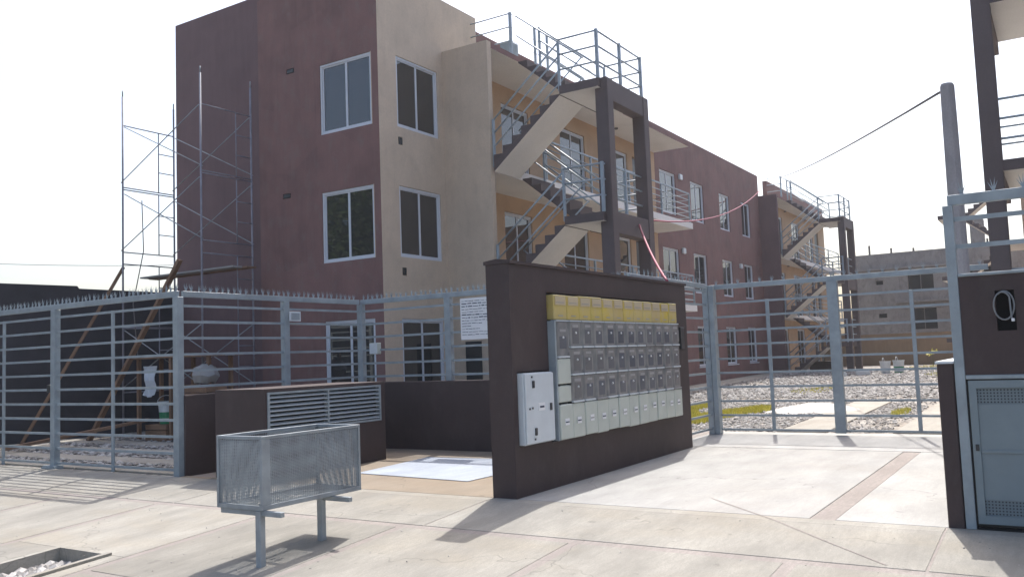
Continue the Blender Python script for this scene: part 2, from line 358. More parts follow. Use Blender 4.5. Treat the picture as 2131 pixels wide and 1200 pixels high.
# gravel yards
gy = T('gravel_yard', (25, 5, 0), kind='structure')
mb = MB()
for x0, x1 in ((15.6, 16), (16, 40), (40, 75)): mb.poly([(x0, -14, gz(x0)-.01), (x1, -14, gz(x1)-.01), (x1, 11.9, gz(x1)-.01), (x0, 11.9, gz(x0)-.01)], 'gbed')
mb.build('gravel_bed', gy)
for x0, x1, y0, y1 in ((15.62, 19.1, 3.62, 4.45), (19.16, 22.6, 3.66, 4.49), (15.62, 19.1, 1.55, 2.55), (19.16, 22.6, 1.6, 2.6), (22.66, 26, 1.65, 2.65)):
    slab(gy, x0, x1, y0, y1, 'yslab', .02, bev=.006)
slab(gy, 28, 40, 10.5, 11.66, 'yslab', .03); slab(gy, 15.9, 28, 10.3, 11.66, 'yslab', .03)
ly = T('side_yard', (10, 15, 0), kind='structure')
mb = MB(); mb.poly([(7.9, 10.76, -.01), (30, 10.76, -.01), (30, 40, -.01), (7.9, 40, -.01)], 'gbed'); mb.build('gravel_bed', ly)
for i, (x0, x1) in enumerate(((8.0, 8.28), (8.75, 9.25), (9.75, 10.3), (10.85, 11.4))):
    for y0, y1 in ((10.78, 13.3), (13.34, 15.9), (15.94, 19.3)): slab(ly, x0, x1, y0, y1, 'yslab', .02, bev=.006)
def free(x, y):
    for x0, x1, y0, y1 in ((15.6, 22.6, 3.62, 4.49), (15.6, 26, 1.55, 2.65)):
        if x0-.02 < x < x1+.02 and y0-.02 < y < y1+.02: return False
    return True
# density falls with distance
P = []
for x0, x1, n in ((15.65, 19, 12000), (19, 23, 12000), (23, 29, 11000), (29, 42, 12000)):
    q = np.stack([x0+(x1-x0)*rng.random(n), -.2+11*rng.random(n)], 1); P.append(q)
P = np.concatenate(P); dn = np.sin(P[:, 0]*1.3+2*np.sin(P[:, 1]*.9))+np.sin(P[:, 1]*1.7+1.3*np.sin(P[:, 0]*.7)); P = P[(dn > -1.05) | (rng.random(len(P)) < .25)]; P = P[[free(a, b) for a, b in P]]
near = P[P[:, 0] < 24]; far = P[P[:, 0] >= 24]
stones('gravel', near, .029, gz, gy, tuple(WL['gravel_yard'])); stones('gravel', far, .046, gz, gy, tuple(WL['gravel_yard']))
q = np.stack([7.98+4.6*rng.random(6000), 10.8+7.5*rng.random(6000)], 1)
q = q[[not any(a-.02 < x < b+.02 for a, b in ((8.0, 8.28), (8.75, 9.25), (9.75, 10.3), (10.85, 11.4))) for x, y in q]]
stones('gravel', q, .04, lambda x: 0, ly, tuple(WL['side_yard']))

# ------------------------------------------------------------------ buildings
def wall(name, parent, ax, pos, u0, u1, z0, z1, th, mat, holes=(), depth=.10):
    """masonry wall; ax 'x': outer face at X=pos looking to -X, u is Y; 'y': outer face at Y=pos looking to -Y, u is X"""
    m_ = MB()
    def P(u, z, d): return (pos+d, u, z) if ax == 'x' else (u, pos+d, z)
    us = sorted({u0, u1, *[h[0] for h in holes], *[h[1] for h in holes]}); zs = sorted({z0, z1, *[h[2] for h in holes], *[h[3] for h in holes]})
    for a, b in zip(us[:-1], us[1:]):
        for c, d in zip(zs[:-1], zs[1:]):
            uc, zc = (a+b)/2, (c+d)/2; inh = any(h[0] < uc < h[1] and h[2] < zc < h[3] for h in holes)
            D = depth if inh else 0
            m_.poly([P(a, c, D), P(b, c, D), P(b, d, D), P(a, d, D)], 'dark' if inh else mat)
    for h in holes:
        a, b, c, d = h[:4]
        for (p, q_), (r, s) in (((a, c), (b, c)), ((b, c), (b, d)), ((b, d), (a, d)), ((a, d), (a, c))): m_.poly([P(p, q_, 0), P(r, s, 0), P(r, s, depth), P(p, q_, depth)], mat)
    for (p, q_), (r, s) in (((u0, z0), (u1, z0)), ((u1, z0), (u1, z1)), ((u1, z1), (u0, z1)), ((u0, z1), (u0, z0))): m_.poly([P(p, q_, 0), P(r, s, 0), P(r, s, th), P(p, q_, th)], mat)
    m_.poly([P(u0, z0, th), P(u1, z0, th), P(u1, z1, th), P(u0, z1, th)], mat)
    return m_.build(name, parent)
def window(parent, ax, pos, u0, u1, z0, z1, n=2, name='window', fr=.045, rec=.05, sill=False):
    """sliding aluminium window: outer frame (part) with sashes and panes (sub-parts), set back in its opening"""
    def B(a, b, c, d, d0, d1): return ((pos+d0, a, c), (pos+d1, b, d)) if ax == 'x' else ((a, pos+d0, c), (b, pos+d1, d))
    m_ = MB(); g = .004
    a, b, c, d = u0+g, u1-g, z0+g, z1-g
    for r in ((a, b, d-fr, d), (a, b, c, c+fr), (a, a+fr, c+fr, d-fr), (b-fr, b, c+fr, d-fr)): m_.box(*B(*r, rec-.03, rec+.04), 'alu')
    if sill: m_.box(*B(u0-.04, u1+.04, z0-.05, z0-.004, -.04, .0), 'alu')
    w = m_.build(name, parent)
    L = (b-a-2*fr)/n
    for i in range(n):
        p, q_ = a+fr+i*L, a+fr+(i+1)*L; o = .012*(i % 2); s = MB(); t = .032
        for r in ((p, q_, d-fr-t, d-fr), (p, q_, c+fr, c+fr+t), (p, p+t, c+fr+t, d-fr-t), (q_-t, q_, c+fr+t, d-fr-t)): s.box(*B(*r, rec-.012+o, rec+.02+o), 'alu')
        s.build('sash', w)
        lo, hi = B(p+t, q_-t, c+fr+t, d-fr-t, rec+.004+o, rec+.012+o); box('pane', w, lo, hi, 'glass')
    return w
ab = T('apartment_building', (13.5, 11.68, 0), 'three storey red and tan apartment block with white framed windows and open galleries', 'building')
XR, YT = 13.5, 11.68
FW = [(11.80, 13.28, 6.40, 7.94), (11.80, 13.28, 3.62, 5.14), (11.86, 13.26, .10, 2.38)]
V1 = [(14.05, 14.29, 7.95, 8.06), (14.22, 14.46, 5.16, 5.27)]
wall('wall', ab, 'x', XR, 11.626, 15.2, 0, 9.86, .2, 'red', FW+V1)
for f in FW: window(ab, 'x', XR, *f)
for v in V1: box('vent', ab, (XR-.004, v[0]+.02, v[2]+.015), (XR+.05, v[1]-.02, v[3]-.015), 'grey_d')
TW = [(14.08, 15.52, 6.43, 7.97), (14.08, 15.52, 3.66, 5.17), (14.06, 15.50, .10, 2.37)]
V2 = [(14.10, 14.24, 6.05, 6.22), (14.12, 14.26, 3.27, 3.44)]
wall('wall', ab, 'y', 11.62, XR+.003, 17.15, 0, 9.74, .2, 'tan', TW+V2)
for f in TW: window(ab, 'y', 11.62, *f)
for v in V2: box('vent', ab, (v[0]+.015, 11.616, v[2]+.015), (v[1]-.015, 11.67, v[3]-.015), 'grey_d')
box('roof', ab, (XR+.2, 11.82, 0), (17.15, 15.2, 9.4), 'tan')
wall('wall', ab, 'x', 14.5, 15.2, 19.5, 0, 10.62, .3, 'red_dark')
box('roof', ab, (14.8, 15.21, 0), (18.2, 19.5, 10.2), 'red_dark')
# gallery part
def gallery(X0, X1, YF, fin_mat, doors, long_end=False):
    wall('fin_wall', ab, 'x', X0-.02, YF, YT, 0, 8.5, .16, fin_mat)
    for z in (2.97, 5.75, 8.5):
        m_ = MB(); m_.prism([(YF+.02, z), (YT-.002, z), (YT-.002, z-(.13 if z > 8 else .2)), (YF+.02, z-(.13 if z > 8 else .2))], 0, X0+.15, X1, ['yslab', 'cream', 'cream', 'red' if z > 8 else 'cream'], 'red' if z > 8 else 'cream'); m_.build('gallery_slab', ab)
    hs = [(a, b, f0+(.0 if d else .65), f0+2.16) for f0 in (.2, 2.98, 5.76) for a, b, d in doors]
    wall('wall', ab, 'y', YT, X0+.145, X1, 0, 8.5, .2, 'orange', hs, .12)
    for f0 in (.2, 2.98, 5.76):
        for a, b, d in doors:
            if d == 2:
                dr = box('door', ab, (a+.03, YT+.06, f0+.01), (b-.03, YT+.10, f0+2.12), 'grey_d', .005); box('handle', dr, (a+.09, YT+.03, f0+1.0), (a+.12, YT+.06, f0+1.14), 'alu')
            else: window(ab, 'y', YT, a, b, f0+.005 if d else f0+.65, f0+2.155, 2 if b-a > 1 else 1, 'glazed_door' if d else 'window', rec=.07)
    wall('parapet', ab, 'y', YT+.002, X0+1.45, X1, 8.5, 9.45, .2, 'red')
    nm = 0
    for z in (2.97, 5.75):
        st = X0+2.55; ps_ = [st+(X1-.08-st)*i/4 for i in range(5)]; yr = YF+.08
        rl = box('railing', ab, (st, yr-.02, z+.98), (X1-.06, yr+.02, z+1.02), 'rail')
        for i in range(4): bar('rail', rl, (st, yr, z+.18+.2*i), (X1-.06, yr, z+.18+.2*i), .03, 'rail', seg=6)
        for x in ps_: box('post', rl, (x-.025, yr-.026, z), (x+.025, yr+.026, z+.975), 'rail')
        for i in range(5): bar('rail', rl, (X1-.08, yr, z+.18+.2*i), (X1-.08, YT, z+.18+.2*i), .022, 'rail', seg=6)
        for x in (X0+4.2, X0+8.1): bar('ceiling_lamp', ab, (x, YF+.75, z+2.51), (x, YF+.75, z+2.55), .12, 'grey_d', seg=10)
DN = [(18.25, 19.58, 1), (21.28, 22.78, 1), (24.85, 25.75, 1), (26.15, 27.05, 2)]
box('service_door', ab, (15.70, 10.78, .1), (15.728, 11.20, 1.86), 'grey_d', .004)
gallery(15.75, 28.0, 10.38, 'tan', DN)
LW = [(28.4, 29.9), (31.38, 32.78), (34.62, 35.9), (37.5, 38.7)]
hs = [(a, b, z, z+1.52) for a, b in LW for z in (.86, 3.62, 6.38)]
wall('wall', ab, 'y', YT, 28.002, 40.2, 0, 9.45, .2, 'red', hs, .12)
for h in hs: window(ab, 'y', YT, *h, rec=.07, sill=h[2] < 1)
for x, z in ((30.3, 7.86), (30.28, 5.12), (36.9, 5.0)): box('wall_lamp', ab, (x-.13, YT-.09, z-.1), (x+.13, YT-.002, z+.1), 'board', .015)
gallery(40.22, 53.0, 10.85, 'red_dark', [(x+24.45, min(y+24.45, 52.8), d) for x, y, d in DN])
box('roof', ab, (17.2, 11.9, 0), (53, 19.4, 8.45), 'core')
# roof terrace railings
for X_, Y_, dx in ((16.9, 10.47, 0), (41.45, 10.95, 24.55)):
    rl = T('terrace_railing', (X_, Y_, 8.5), parent=ab)
    for z in (8.85, 9.18, 9.5):
        bar('rail', rl, (X_, 11.6, z), (X_, Y_+.03, z), .034, 'rail', seg=6); bar('rail', rl, (X_+.03, Y_, z), (X_+4.1, Y_, z), .014 if dx == 0 else .03, 'rail', seg=5)
    box('post', rl, (X_-.03, Y_-.03, 8.5), (X_+.03, Y_+.03, 9.52), 'rail')
    for x in (18.02+dx, 18.62+dx): box('post', rl, (x-.025, Y_-.02, 8.5), (x+.025, Y_+.03, 9.5), 'rail')
    bar('rail', rl, (18.0+dx, Y_+.005, 9.5), (18.64+dx, Y_+.005, 9.5), .04, 'rail', seg=6)
box('roof_vent', ab, (17.25, 10.7, 8.5), (17.6, 11.0, 9.0), 'steel', .01)

# ------------------------------------------------------------------ exterior staircases
def staircase(X0, Y0, label, sy=1, cols=(.16, 1.98), floors=(.2, 2.97, 5.75), rails=True):
    """x right along the building, y towards the court: flights run away from the building to a landing under a brown portal"""
    t = T('exterior_staircase', (X0, Y0, gz(X0)), label, 'staircase', 'exterior concrete staircases')
    Y = lambda y: Y0+sy*y
    def bx(n, p, lo, hi, m, bev=0): return box(n, p, (X0+lo[0], Y(lo[1]), lo[2]), (X0+hi[0], Y(hi[1]), hi[2]), m, bev)
    def br(n, p, a, b, w, m, seg=6): return None if not rails else bar(n, p, (X0+a[0], Y(a[1]), a[2]), (X0+b[0], Y(b[1]), b[2]), w, m, seg=seg)
    LY, PY = -1.7, -2.6
    for f0 in floors:
        r = (5.75+2.75-5.75)/2 if f0 > 5 else 1.385
        zm = f0+r
        for side, (xa, xb) in enumerate(((0.02, 1.08), (1.20, 2.26))):
            za, zb = (f0, zm) if side == 0 else (zm, f0+2*r)
            ya, yb = (0, LY) if side == 0 else (LY, 0); rs = (zb-za)/8; tr = (yb-ya)/7
            m_ = MB()
            prof = [(Y(ya), za-.01), (Y(yb), zb-rs-.0), (Y(yb), zb-.20), (Y(ya+ (0.0)), za-.20)]
            m_.prism(prof, 0, X0+xa, X0+xb, ['trim', 'trim', 'cream', 'trim'], 'trim'); fl = m_.build('flight', t)
            for i in range(7):
                y0, y1 = ya+tr*i, ya+tr*(i+1); zt = za+rs*(i+1)
                s = MB(); s.prism([(Y(y0), zt), (Y(y1), zt), (Y(y1), zt-.004), (Y(y0), zt-rs-.012)], 0, X0+xa-.006, X0+xb+.006, ['yslab', 'trim', 'trim', 'trim'], 'trim')
                s.build('step', fl)
            xo = xa+.03 if side == 0 else xb-.03
            for k, h in enumerate((.35, .65, .95)): br('handrail' if k == 2 else 'rail', fl, (xo, ya, za+h), (xo, yb, zb+h), .046 if k == 2 else .04, 'rail')
            if rails: bx('post', fl, (xo-.025, ya-.025, za-.1), (xo+.025, ya+.025, za+.97), 'rail'); bx('post', fl, (xo-.025, yb-.025, zb-.1), (xo+.025, yb+.025, zb+.97), 'rail')
            xi = xb+.03 if side == 0 else xa-.03
            for k, h in enumerate((.45, .92)): br('rail', fl, (xi, ya, za+h), (xi, yb, zb+h), .036, 'rail')
        m_ = MB(); m_.prism([(Y(LY), zm), (Y(PY), zm), (Y(PY), zm-.18), (Y(LY), zm-.18)], 0, X0+.02, X0+2.26, ['yslab', 'trim', 'cream', 'trim'], 'trim'); ld = m_.build('landing', t)
        if f0 > 2 and cols:
            bx('beam', t, (cols[0]+.28, PY-.13, zm-.42), (cols[-1] if len(cols) > 1 else 2.26, PY+.13, zm+.03), 'trim', .01)
        for k, h in enumerate((.35, .68, 1.0)):
            br('rail', ld, (.05, LY, zm+h), (.05, PY, zm+h), .042, 'rail'); br('rail', ld, (2.23, LY, zm+h), (2.23, PY, zm+h), .042, 'rail')
            br('rail', ld, (.05, PY, zm+h), (2.23, PY, zm+h), .042, 'rail')
        for x in (.05, 1.14, 2.23) if rails else (): bx('post', ld, (x-.03, PY-.03, zm), (x+.03, PY+.03, zm+1.03), 'rail')
    zt = floors[-1]+1.375+.035
    for x in cols: bx('column', t, (x, PY-.14, 0), (x+.28, PY+.14, zt), 'trim', .012)
    bx('plinth', t, (1.25, -1.68, 0), (2.2, -.6, .75), 'brown')
    return t
staircase(15.78, 10.34, 'nearest brown and cream zigzag staircase, tall portal rising above the dark meter wall')
staircase(40.25, 10.75, 'far brown and cream zigzag staircase seen through the driveway gate')
staircase(15.95, -1.78, 'tall brown post and landings of the staircase at the right edge', -1, cols=(.0,))
staircase(43.6, 2.0, 'distant pale zigzag staircase behind the wooden pole', -1, cols=(), rails=False)

# neighbouring block on the right (out of frame, seen in the window glass)
nb = T('neighbour_building', (14, -3.3, 0), 'dark red block on the right, mirrored in the tan side windows', 'building')
box('wall', nb, (13.6, -12, 0), (40, -3.3, 9.4), 'red'); box('roof', nb, (13.5, -12.1, 9.401), (40.1, -3.2, 9.6), 'trim')
for i in range(7):
    for z in (.9, 3.65, 6.4): box('window', nb, (15+3.4*i, -3.31, z), (16.4+3.4*i, -3.26, z+1.5), 'glass')

for z in (2.97, 5.75, 8.5): box('gallery_slab', nb, (15.95, -3.296, z-.2), (28, -1.80, z), 'cream')
box('wall', nb, (43.6, -6, 0), (49.9, 1.3, 9.2), 'orange')
for z in (2.97, 5.75, 8.5): box('gallery_slab', nb, (43.7, 1.302, z-.2), (47, 1.98, z), 'cream')
# rear wall and raw concrete building
rw = T('rear_wall', (50, 0, .3), 'khaki painted rear boundary wall behind the gravel yard', 'wall')
box('wall_body', rw, (50, -12, 0), (50.2, 11.4, 1.95), 'khaki'); box('coping', rw, (49.97, -12, 1.951), (50.23, 11.4, 2.02), 'cement')
ub = T('unfinished_building', (55, 6, .3), 'unfinished grey cement building with black openings behind the khaki wall', 'building')
def gy_at(y): return y
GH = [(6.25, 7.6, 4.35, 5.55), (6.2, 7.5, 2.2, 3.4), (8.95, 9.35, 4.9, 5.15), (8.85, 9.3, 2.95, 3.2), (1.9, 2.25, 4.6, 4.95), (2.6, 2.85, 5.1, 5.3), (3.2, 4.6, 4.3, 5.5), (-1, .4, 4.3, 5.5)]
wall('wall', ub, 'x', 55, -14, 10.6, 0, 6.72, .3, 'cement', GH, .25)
box('roof', ub, (55.3, -14, 0), (62, 10.6, 6.4), 'cement')
for h in GH[:2]+GH[6:]:
    box('lintel', ub, (54.93, h[0]-.2, h[3]+.02), (54.998, h[1]+.2, h[3]+.2), 'cement')
    box('mullion', ub, (55.06, (h[0]+h[1])/2-.02, h[2]), (55.10, (h[0]+h[1])/2+.02, h[3]), 'core')
box('ledge', ub, (54.8, 5.4, 5.75), (54.998, 10.3, 5.87), 'cement'); box('ledge', ub, (54.8, 4.6, 3.75), (54.998, 8.3, 3.87), 'cement')
for y, h in ((9.6, .55), (8.4, .3), (7.2, .2), (1.2, .5), (3.4, .35)): box('rebar_stub', ub, (55.1, y-.05, 6.72), (55.2, y+.05, 6.72+h), 'core')
box('water_tank', ub, (55.4, 3.55, 6.72), (56.2, 4.25, 8.3), 'cement', .08); box('chimney', ub, (55.4, 2.95, 6.72), (55.6, 3.15, 7.6), 'core')

# dark boundary wall on the left
bw = T('boundary_wall', (14, 19.6, 0), 'long dark boundary wall behind the left fence', 'wall')
mb = MB(); mb.prism([(4, 3.52), (9.6, 3.50), (11.8, 3.53), (11.85, 3.47), (30, 3.50), (30, 0), (4, -.3)], 1, 19.55, 19.75, 'navy'); mb.build('wall_body', bw)

# ------------------------------------------------------------------ street walls
mw = T('meter_wall', (10.8, 5.18, 0), 'tall dark brown free standing wall carrying the electricity meters', 'wall')
wall('wall_body', mw, 'y', 5.02, 7.88, 13.0, -.05, 2.5, .30, 'brown', [(7.97, 8.63, .53, 1.33), (8.66, 12.5, .515, 2.22)], .06)
m_ = MB(); m_.prism([(5.0, 2.502), (5.34, 2.502), (5.34, 2.54), (5.17, 2.56), (5.0, 2.535)], 0, 7.87, 13.02, 'brown'); m_.build('coping', mw)
box('switch', mw, (12.66, 4.985, 1.52), (12.80, 5.018, 1.85), 'grey_d', .006)
# white distribution board
db = T('distribution_board', (8.3, 5.02, .9), 'white enamel distribution board on the brown meter wall', 'electrical panel')
box('case', db, (7.985, 4.955, .545), (8.615, 5.075, 1.315), 'board', .008)
d = box('door', db, (7.995, 4.935, .555), (8.605, 4.953, 1.305), 'board', .006)
for x, z in ((8.155, 1.19), (8.18, .68), (8.52, .93)): box('latch', d, (x-.022, 4.922, z-.04), (x+.022, 4.934, z+.04), 'grey_d', .004)
box('sticker', d, (8.25, 4.931, .90), (8.39, 4.9345, .985), 'white'); box('sticker_mark', d, (8.28, 4.928, .93), (8.37, 4.9305, .95), 'ink')
for x, z in ((8.07, .93), (8.13, .935), (8.13, 1.27), (8.16, .6)): box('screw', d, (x-.012, 4.928, z-.01), (x+.012, 4.934, z+.01), 'grey_d')
# meter bank
bk = T('meter_bank', (10.5, 5.02, 1.3), 'bank of glazed electricity meters with yellow panels above pale breaker boxes', 'meter bank')
box('back_plate', bk, (8.665, 5.06, .52), (12.495, 5.078, 2.215), 'grey_d')
X0, PW = 8.70, .3115
box('frame', bk, (8.668, 4.93, .53), (8.698, 5.059, 1.89), 'steel')
for i in range(12):
    a = X0+PW*i; b = a+PW
    jz = random.uniform(-.008, .008)
    y = box('yellow_panel', bk, (a+.006, 4.955+random.uniform(-.006, .006), 1.905), (b-.006, 5.058, 2.195+jz), 'yellow', .008)
    box('label', y, (a+.035, 4.9455, 2.075), (b-.03, 4.949, 2.175), 'ylab')
    box('print_line', y, (a+.06, 4.942, 2.10), (b-.07, 4.9475, 2.108), 'bagm'); box('print_line', y, (a+.10, 4.945, 1.945), (b-.10, 4.9475, 1.957), 'bagm')
    box('rim', bk, (a+.01, 4.925, 1.885), (b-.01, 5.0, 1.899), 'board')
    for k, (z0_, z1_) in enumerate(((1.585, 1.88), (1.265, 1.565), (.95, 1.245))):
        if i == 0:
            if k: continue
            z0_ = 1.475
        m_ = MB(); c = .03; y0 = 4.93+random.uniform(-.006, .006)
        m_.prism([(a+.008, 5.058), (a+.008, y0+.03), (a+.008+c, y0), (b-.008-c, y0), (b-.008, y0+.03), (b-.008, 5.058)], 2, z0_, z1_, 'mglass')
        me = m_.build('meter_box', bk); zc = (z0_+z1_)/2; xc = (a+b)/2
        s = bar('knob', me, (xc, y0+.002, zc+.02), (xc, y0-.014, zc+.02), .026, 'white', seg=8)
        box('meter_face', me, (a+.075, y0-.003, zc-.11), (b-.075, y0-.0005, zc+.05+random.uniform(-.02, .03)), 'mface', .001)
        box('name_plate', me, (a+.085+random.uniform(-.01, .01), y0-.003, zc+.085), (b-.085, y0-.0005, zc+.115), 'bagm')
        box('ledge', me, (a+.012, y0-.016, z0_-.012), (b-.03, y0+.04, z0_+.008), 'board' if random.random() < .8 else 'bagm')
        if random.random() < .35: box('seal_strip', me, (b-.03, y0-.003, z0_+.05), (b-.022, y0+.02, z1_-.08), 'bagm')
    def pale(z0_, z1_, lab=True):
        p = box('breaker_box', bk, (a+.006, 4.925+random.uniform(-.008, .006), z0_), (b-.006, 5.058, z1_), 'pbox', .010)
        if lab:
            xc = a+.5*PW+random.uniform(-.02, .02); zc = (z0_+z1_)/2+random.uniform(-.01, .02)
            box('sticker', p, (xc-.05, 4.9125, zc-.03), (xc+.05, 4.916, zc+.045), 'white'); box('sticker_mark', p, (xc-.04, 4.909, zc-.002), (xc+.04, 4.912, zc+.012), 'ink' if random.random() < .5 else 'bagm')
        for q in (a+.02, b-.03): box('hinge', p, (q, 4.925, z1_-.004), (q+.022, 4.97, z1_+.022), 'grey_d')
    pale(.535+random.uniform(-.012, .008), .93)
    if i == 0:
        pale(1.165, 1.455, False); pale(.955, 1.145, False)

# left low walls, louvre box, recess wall
lw = T('low_wall', (9.9, 10.68, 0), 'knee high brown wall carrying the side fence, beside the louvred box', 'wall')
box('wall_body', lw, (7.99, 10.60, -.05), (11.68, 10.76, 1.13), 'brown', .01)
rc = T('recess_wall', (11.78, 8, 0), 'dark brown low wall across the back of the entrance recess', 'wall')
box('wall_body', rc, (11.69, 5.33, -.05), (11.88, 10.76, 1.14), 'brown', .01)
lb = T('louvred_box', (9.2, 9.5, 0), 'brown masonry box with a grey two bay louvre behind the litter basket', 'utility box')
wall('wall_body', lb, 'y', 9.0, 8.03, 10.42, -.05, 1.19, 1.0, 'brown', [(8.06, 10.32, .60, 1.145)], .10)
fr = MB()
for lo, hi in (((8.062, .602), (10.318, .63)), ((8.062, 1.115), (10.318, 1.143)), ((8.062, .63), (8.10, 1.115)), ((10.28, .63), (10.318, 1.115)), ((9.175, .63), (9.205, 1.115))): fr.box((lo[0], 8.985, lo[1]), (hi[0], 9.06, hi[1]), 'steel')
lv = fr.build('louvre', lb)
for a, b in ((8.102, 9.173), (9.207, 10.278)):
    for k in range(8):
        z = .645+.0595*k; s = MB(); s.prism([(8.990, z), (9.050, z+.030), (9.050, z+.036), (8.990, z+.012)], 0, a, b, 'louv'); s.build('slat', lv)
st = T('stub_wall', (10, .86, 0), 'narrow brown wall end at the right of the driveway', 'wall')
box('wall_body', st, (7.88, .80, -.03), (14.5, .92, 1.31), 'brown', .008); box('coping', st, (7.86, .795, 1.311), (14.5, .93, 1.33), 'board')

# ------------------------------------------------------------------ fences
def spike_mesh():
    if 'spike' not in CACHE:
        m_ = MB()
        for a in (-.75, -.3, .35, .8):
            d = Vector((math.sin(a)*.055, .018*math.cos(5*a), .105*math.cos(a))); w = .0065
            m_.poly([(-w, -w, 0), (w, -w, 0), tuple(d)], 'steel'); m_.poly([(w, -w, 0), (w, w, 0), tuple(d)], 'steel'); m_.poly([(w, w, 0), (-w, w, 0), tuple(d)], 'steel'); m_.poly([(-w, w, 0), (-w, -w, 0), tuple(d)], 'steel')
        o = m_.build('spike_tmp'); CACHE['spike'] = o.data; bpy.data.objects.remove(o)
    return CACHE['spike']
def fence(name, label, p0, p1, zb, zt, posts, thin, rails, step=.11, group=None, cat='fence', wide=.12, top=.085, spikes=True):
    """horizontal-bar security fence between plan points; posts/thin = distances along the run"""
    p0, p1 = Vector((*p0, 0)), Vector((*p1, 0)); d = (p1-p0); L = d.length; d.normalize(); al = 1 if abs(d.y) > .5 else 0
    t = T(name, (p0.x, p0.y, zb), label, cat, group)
    def bx(n, s0, s1, z0_, z1_, th, mat='steel', bev=.004):
        a = p0+d*s0; b = p0+d*s1; o = Vector((th/2, 0, 0)) if al else Vector((0, th/2, 0))
        lo = [min(a[i], b[i])-o[i] for i in range(2)]+[z0_]; hi = [max(a[i], b[i])+o[i] for i in range(2)]+[z1_]
        return box(n, t, lo, hi, mat, bev)
    bx('top_rail', 0, L, zt-top, zt, .05)
    for s in posts: bx('post', s-wide/2, s+wide/2, zb, zt-top-.002, .10)
    for s in thin: bx('upright', s-.03, s+.03, zb+.03, rails[0]+.02, .03)
    for z in rails:
        if z > zb+.02: bar('rail', t, p0+d*.02+Vector((0, 0, z)), p0+d*(L-.02)+Vector((0, 0, z)), .022, 'steel', .036)
    if spikes:
        n = int(L/step); me = spike_mesh()
        for i in range(n):
            q = p0+d*(step*(i+.5)+random.uniform(-.01, .01)); o = link(bpy.data.objects.new('spike', me), t, (q.x, q.y, zt-.002))
            o.rotation_euler = (random.uniform(-.12, .12), random.uniform(-.12, .12), (math.pi/2 if al else 0)+random.uniform(-.35, .35)); o.scale = (1, 1, random.uniform(1.0, 1.3))
    return t
RL = [2.40-.232*i for i in range(11)]
lf = fence('security_fence', 'grey horizontal bar fence along the pavement at the left', (7.95, 10.68), (7.95, 21), -.03, 2.61, (.0, 3.1, 6.3, 9.5), (1.55, 4.65, 7.9), RL, group='grey bar fences')
box('gate_shoe', lf, (7.83, 13.62, -.03), (8.02, 13.98, .045), 'steel', .02)
box('lock', lf, (7.893, 13.86, 1.2), (7.94, 13.93, 1.32), 'grey_d', .004)
fence('security_fence', 'grey bar fence on the knee high wall running back from the corner post', (8.02, 10.68), (11.72, 10.68), 1.132, 2.61, (1.95,), (), RL, group='grey bar fences', wide=.11)
fence('security_fence', 'grey bar fence across the recess, carrying the white notice board', (11.78, 10.68), (11.78, 5.4), 1.142, 2.61, (.0, 1.95, 5.2), (), RL, group='grey bar fences')
fence('security_fence', 'short grey bar fence between the brown meter wall and the gate post', (11.8, 5.42), (15.0, 5.42), 0, 2.66, (), (), [], group='grey bar fences', step=.16)
sf = bpy.data.objects['security_fence.003']
for z in [.1+.243*i for i in range(11)]: bar('rail', sf, (13.0, 5.42, z), (15.02, 5.42, z), .022, 'steel', .036)
gt = fence('driveway_gate', 'wide grey sliding gate of horizontal bars across the driveway', (15.15, 5.36), (15.15, .95), .04, 2.64, (2.10,), (1.0, 3.3), [.08+.2475*i for i in range(10)][::-1], step=.2, cat='gate', wide=.17)
box('gate_post', gt, (15.02, 5.28, 0), (15.19, 5.37, 2.63), 'steel', .006); box('gate_post', gt, (15.04, 5.38, 0), (15.19, 5.49, 2.63), 'steel', .006)
rf = fence('security_fence', 'grey frame and bars standing over the brown cabinet wall at the right', (7.93, .755), (7.93, -4), 0, 2.68, (.0,), (), [2.48, 2.255], group='grey bar fences', step=.22, wide=.075)
box('rail', rf, (7.87, -4, 2.005), (7.95, .715, 2.03), 'steel', .004); box('rail', rf, (7.87, -4, 1.183), (7.95, .715, 1.215), 'steel', .004)
wbx = box('wall_box', None, (11.70, 10.24, 1.63), (11.80, 10.43, 1.83), 'pbox', .01); tag(wbx, 'small pale box mounted beside the fence corner post in front of the glazed door', 'box'); box('lid', wbx, (11.69, 10.25, 1.64), (11.699, 10.42, 1.82), 'board')
# small plate on the side fence, notice board
pl = box('fence_plate', None, (9.98, 10.58, 2.20), (10.22, 10.60, 2.36), 'board', .004); tag(pl, 'small white framed plate on the side fence post', 'plate'); box('plate_inset', pl, (10.01, 10.575, 2.225), (10.19, 10.579, 2.335), 'steel')
nb_ = box('notice_board', None, (11.70, 7.78, 1.80), (11.72, 8.43, 2.48), 'white', .003); tag(nb_, 'white notice board with dark lines of writing on the recess fence', 'sign')
for k in range(13):
    z = 2.43-.046*k; y = 8.40; end = (7.82, 7.90, 7.86, 7.84, 7.95, 7.82, 7.9, 7.82, 8.0, 8.22, 8.05, 7.85, 7.82)[k]
    m_ = MB()
    while y > end:
        w = random.uniform(.03, .11); hgt = random.uniform(.009, .018) if k in (1, 2, 5, 6) else random.uniform(.005, .010); zz = z+random.uniform(-.003, .003)
        m_.poly([(11.698, y, zz), (11.698, max(end, y-w), zz), (11.698, max(end, y-w), zz+hgt), (11.698, y, zz+hgt)], 'ink'); y -= w+random.uniform(.006, .02)
    m_.build('text_line', nb_, fix=False)

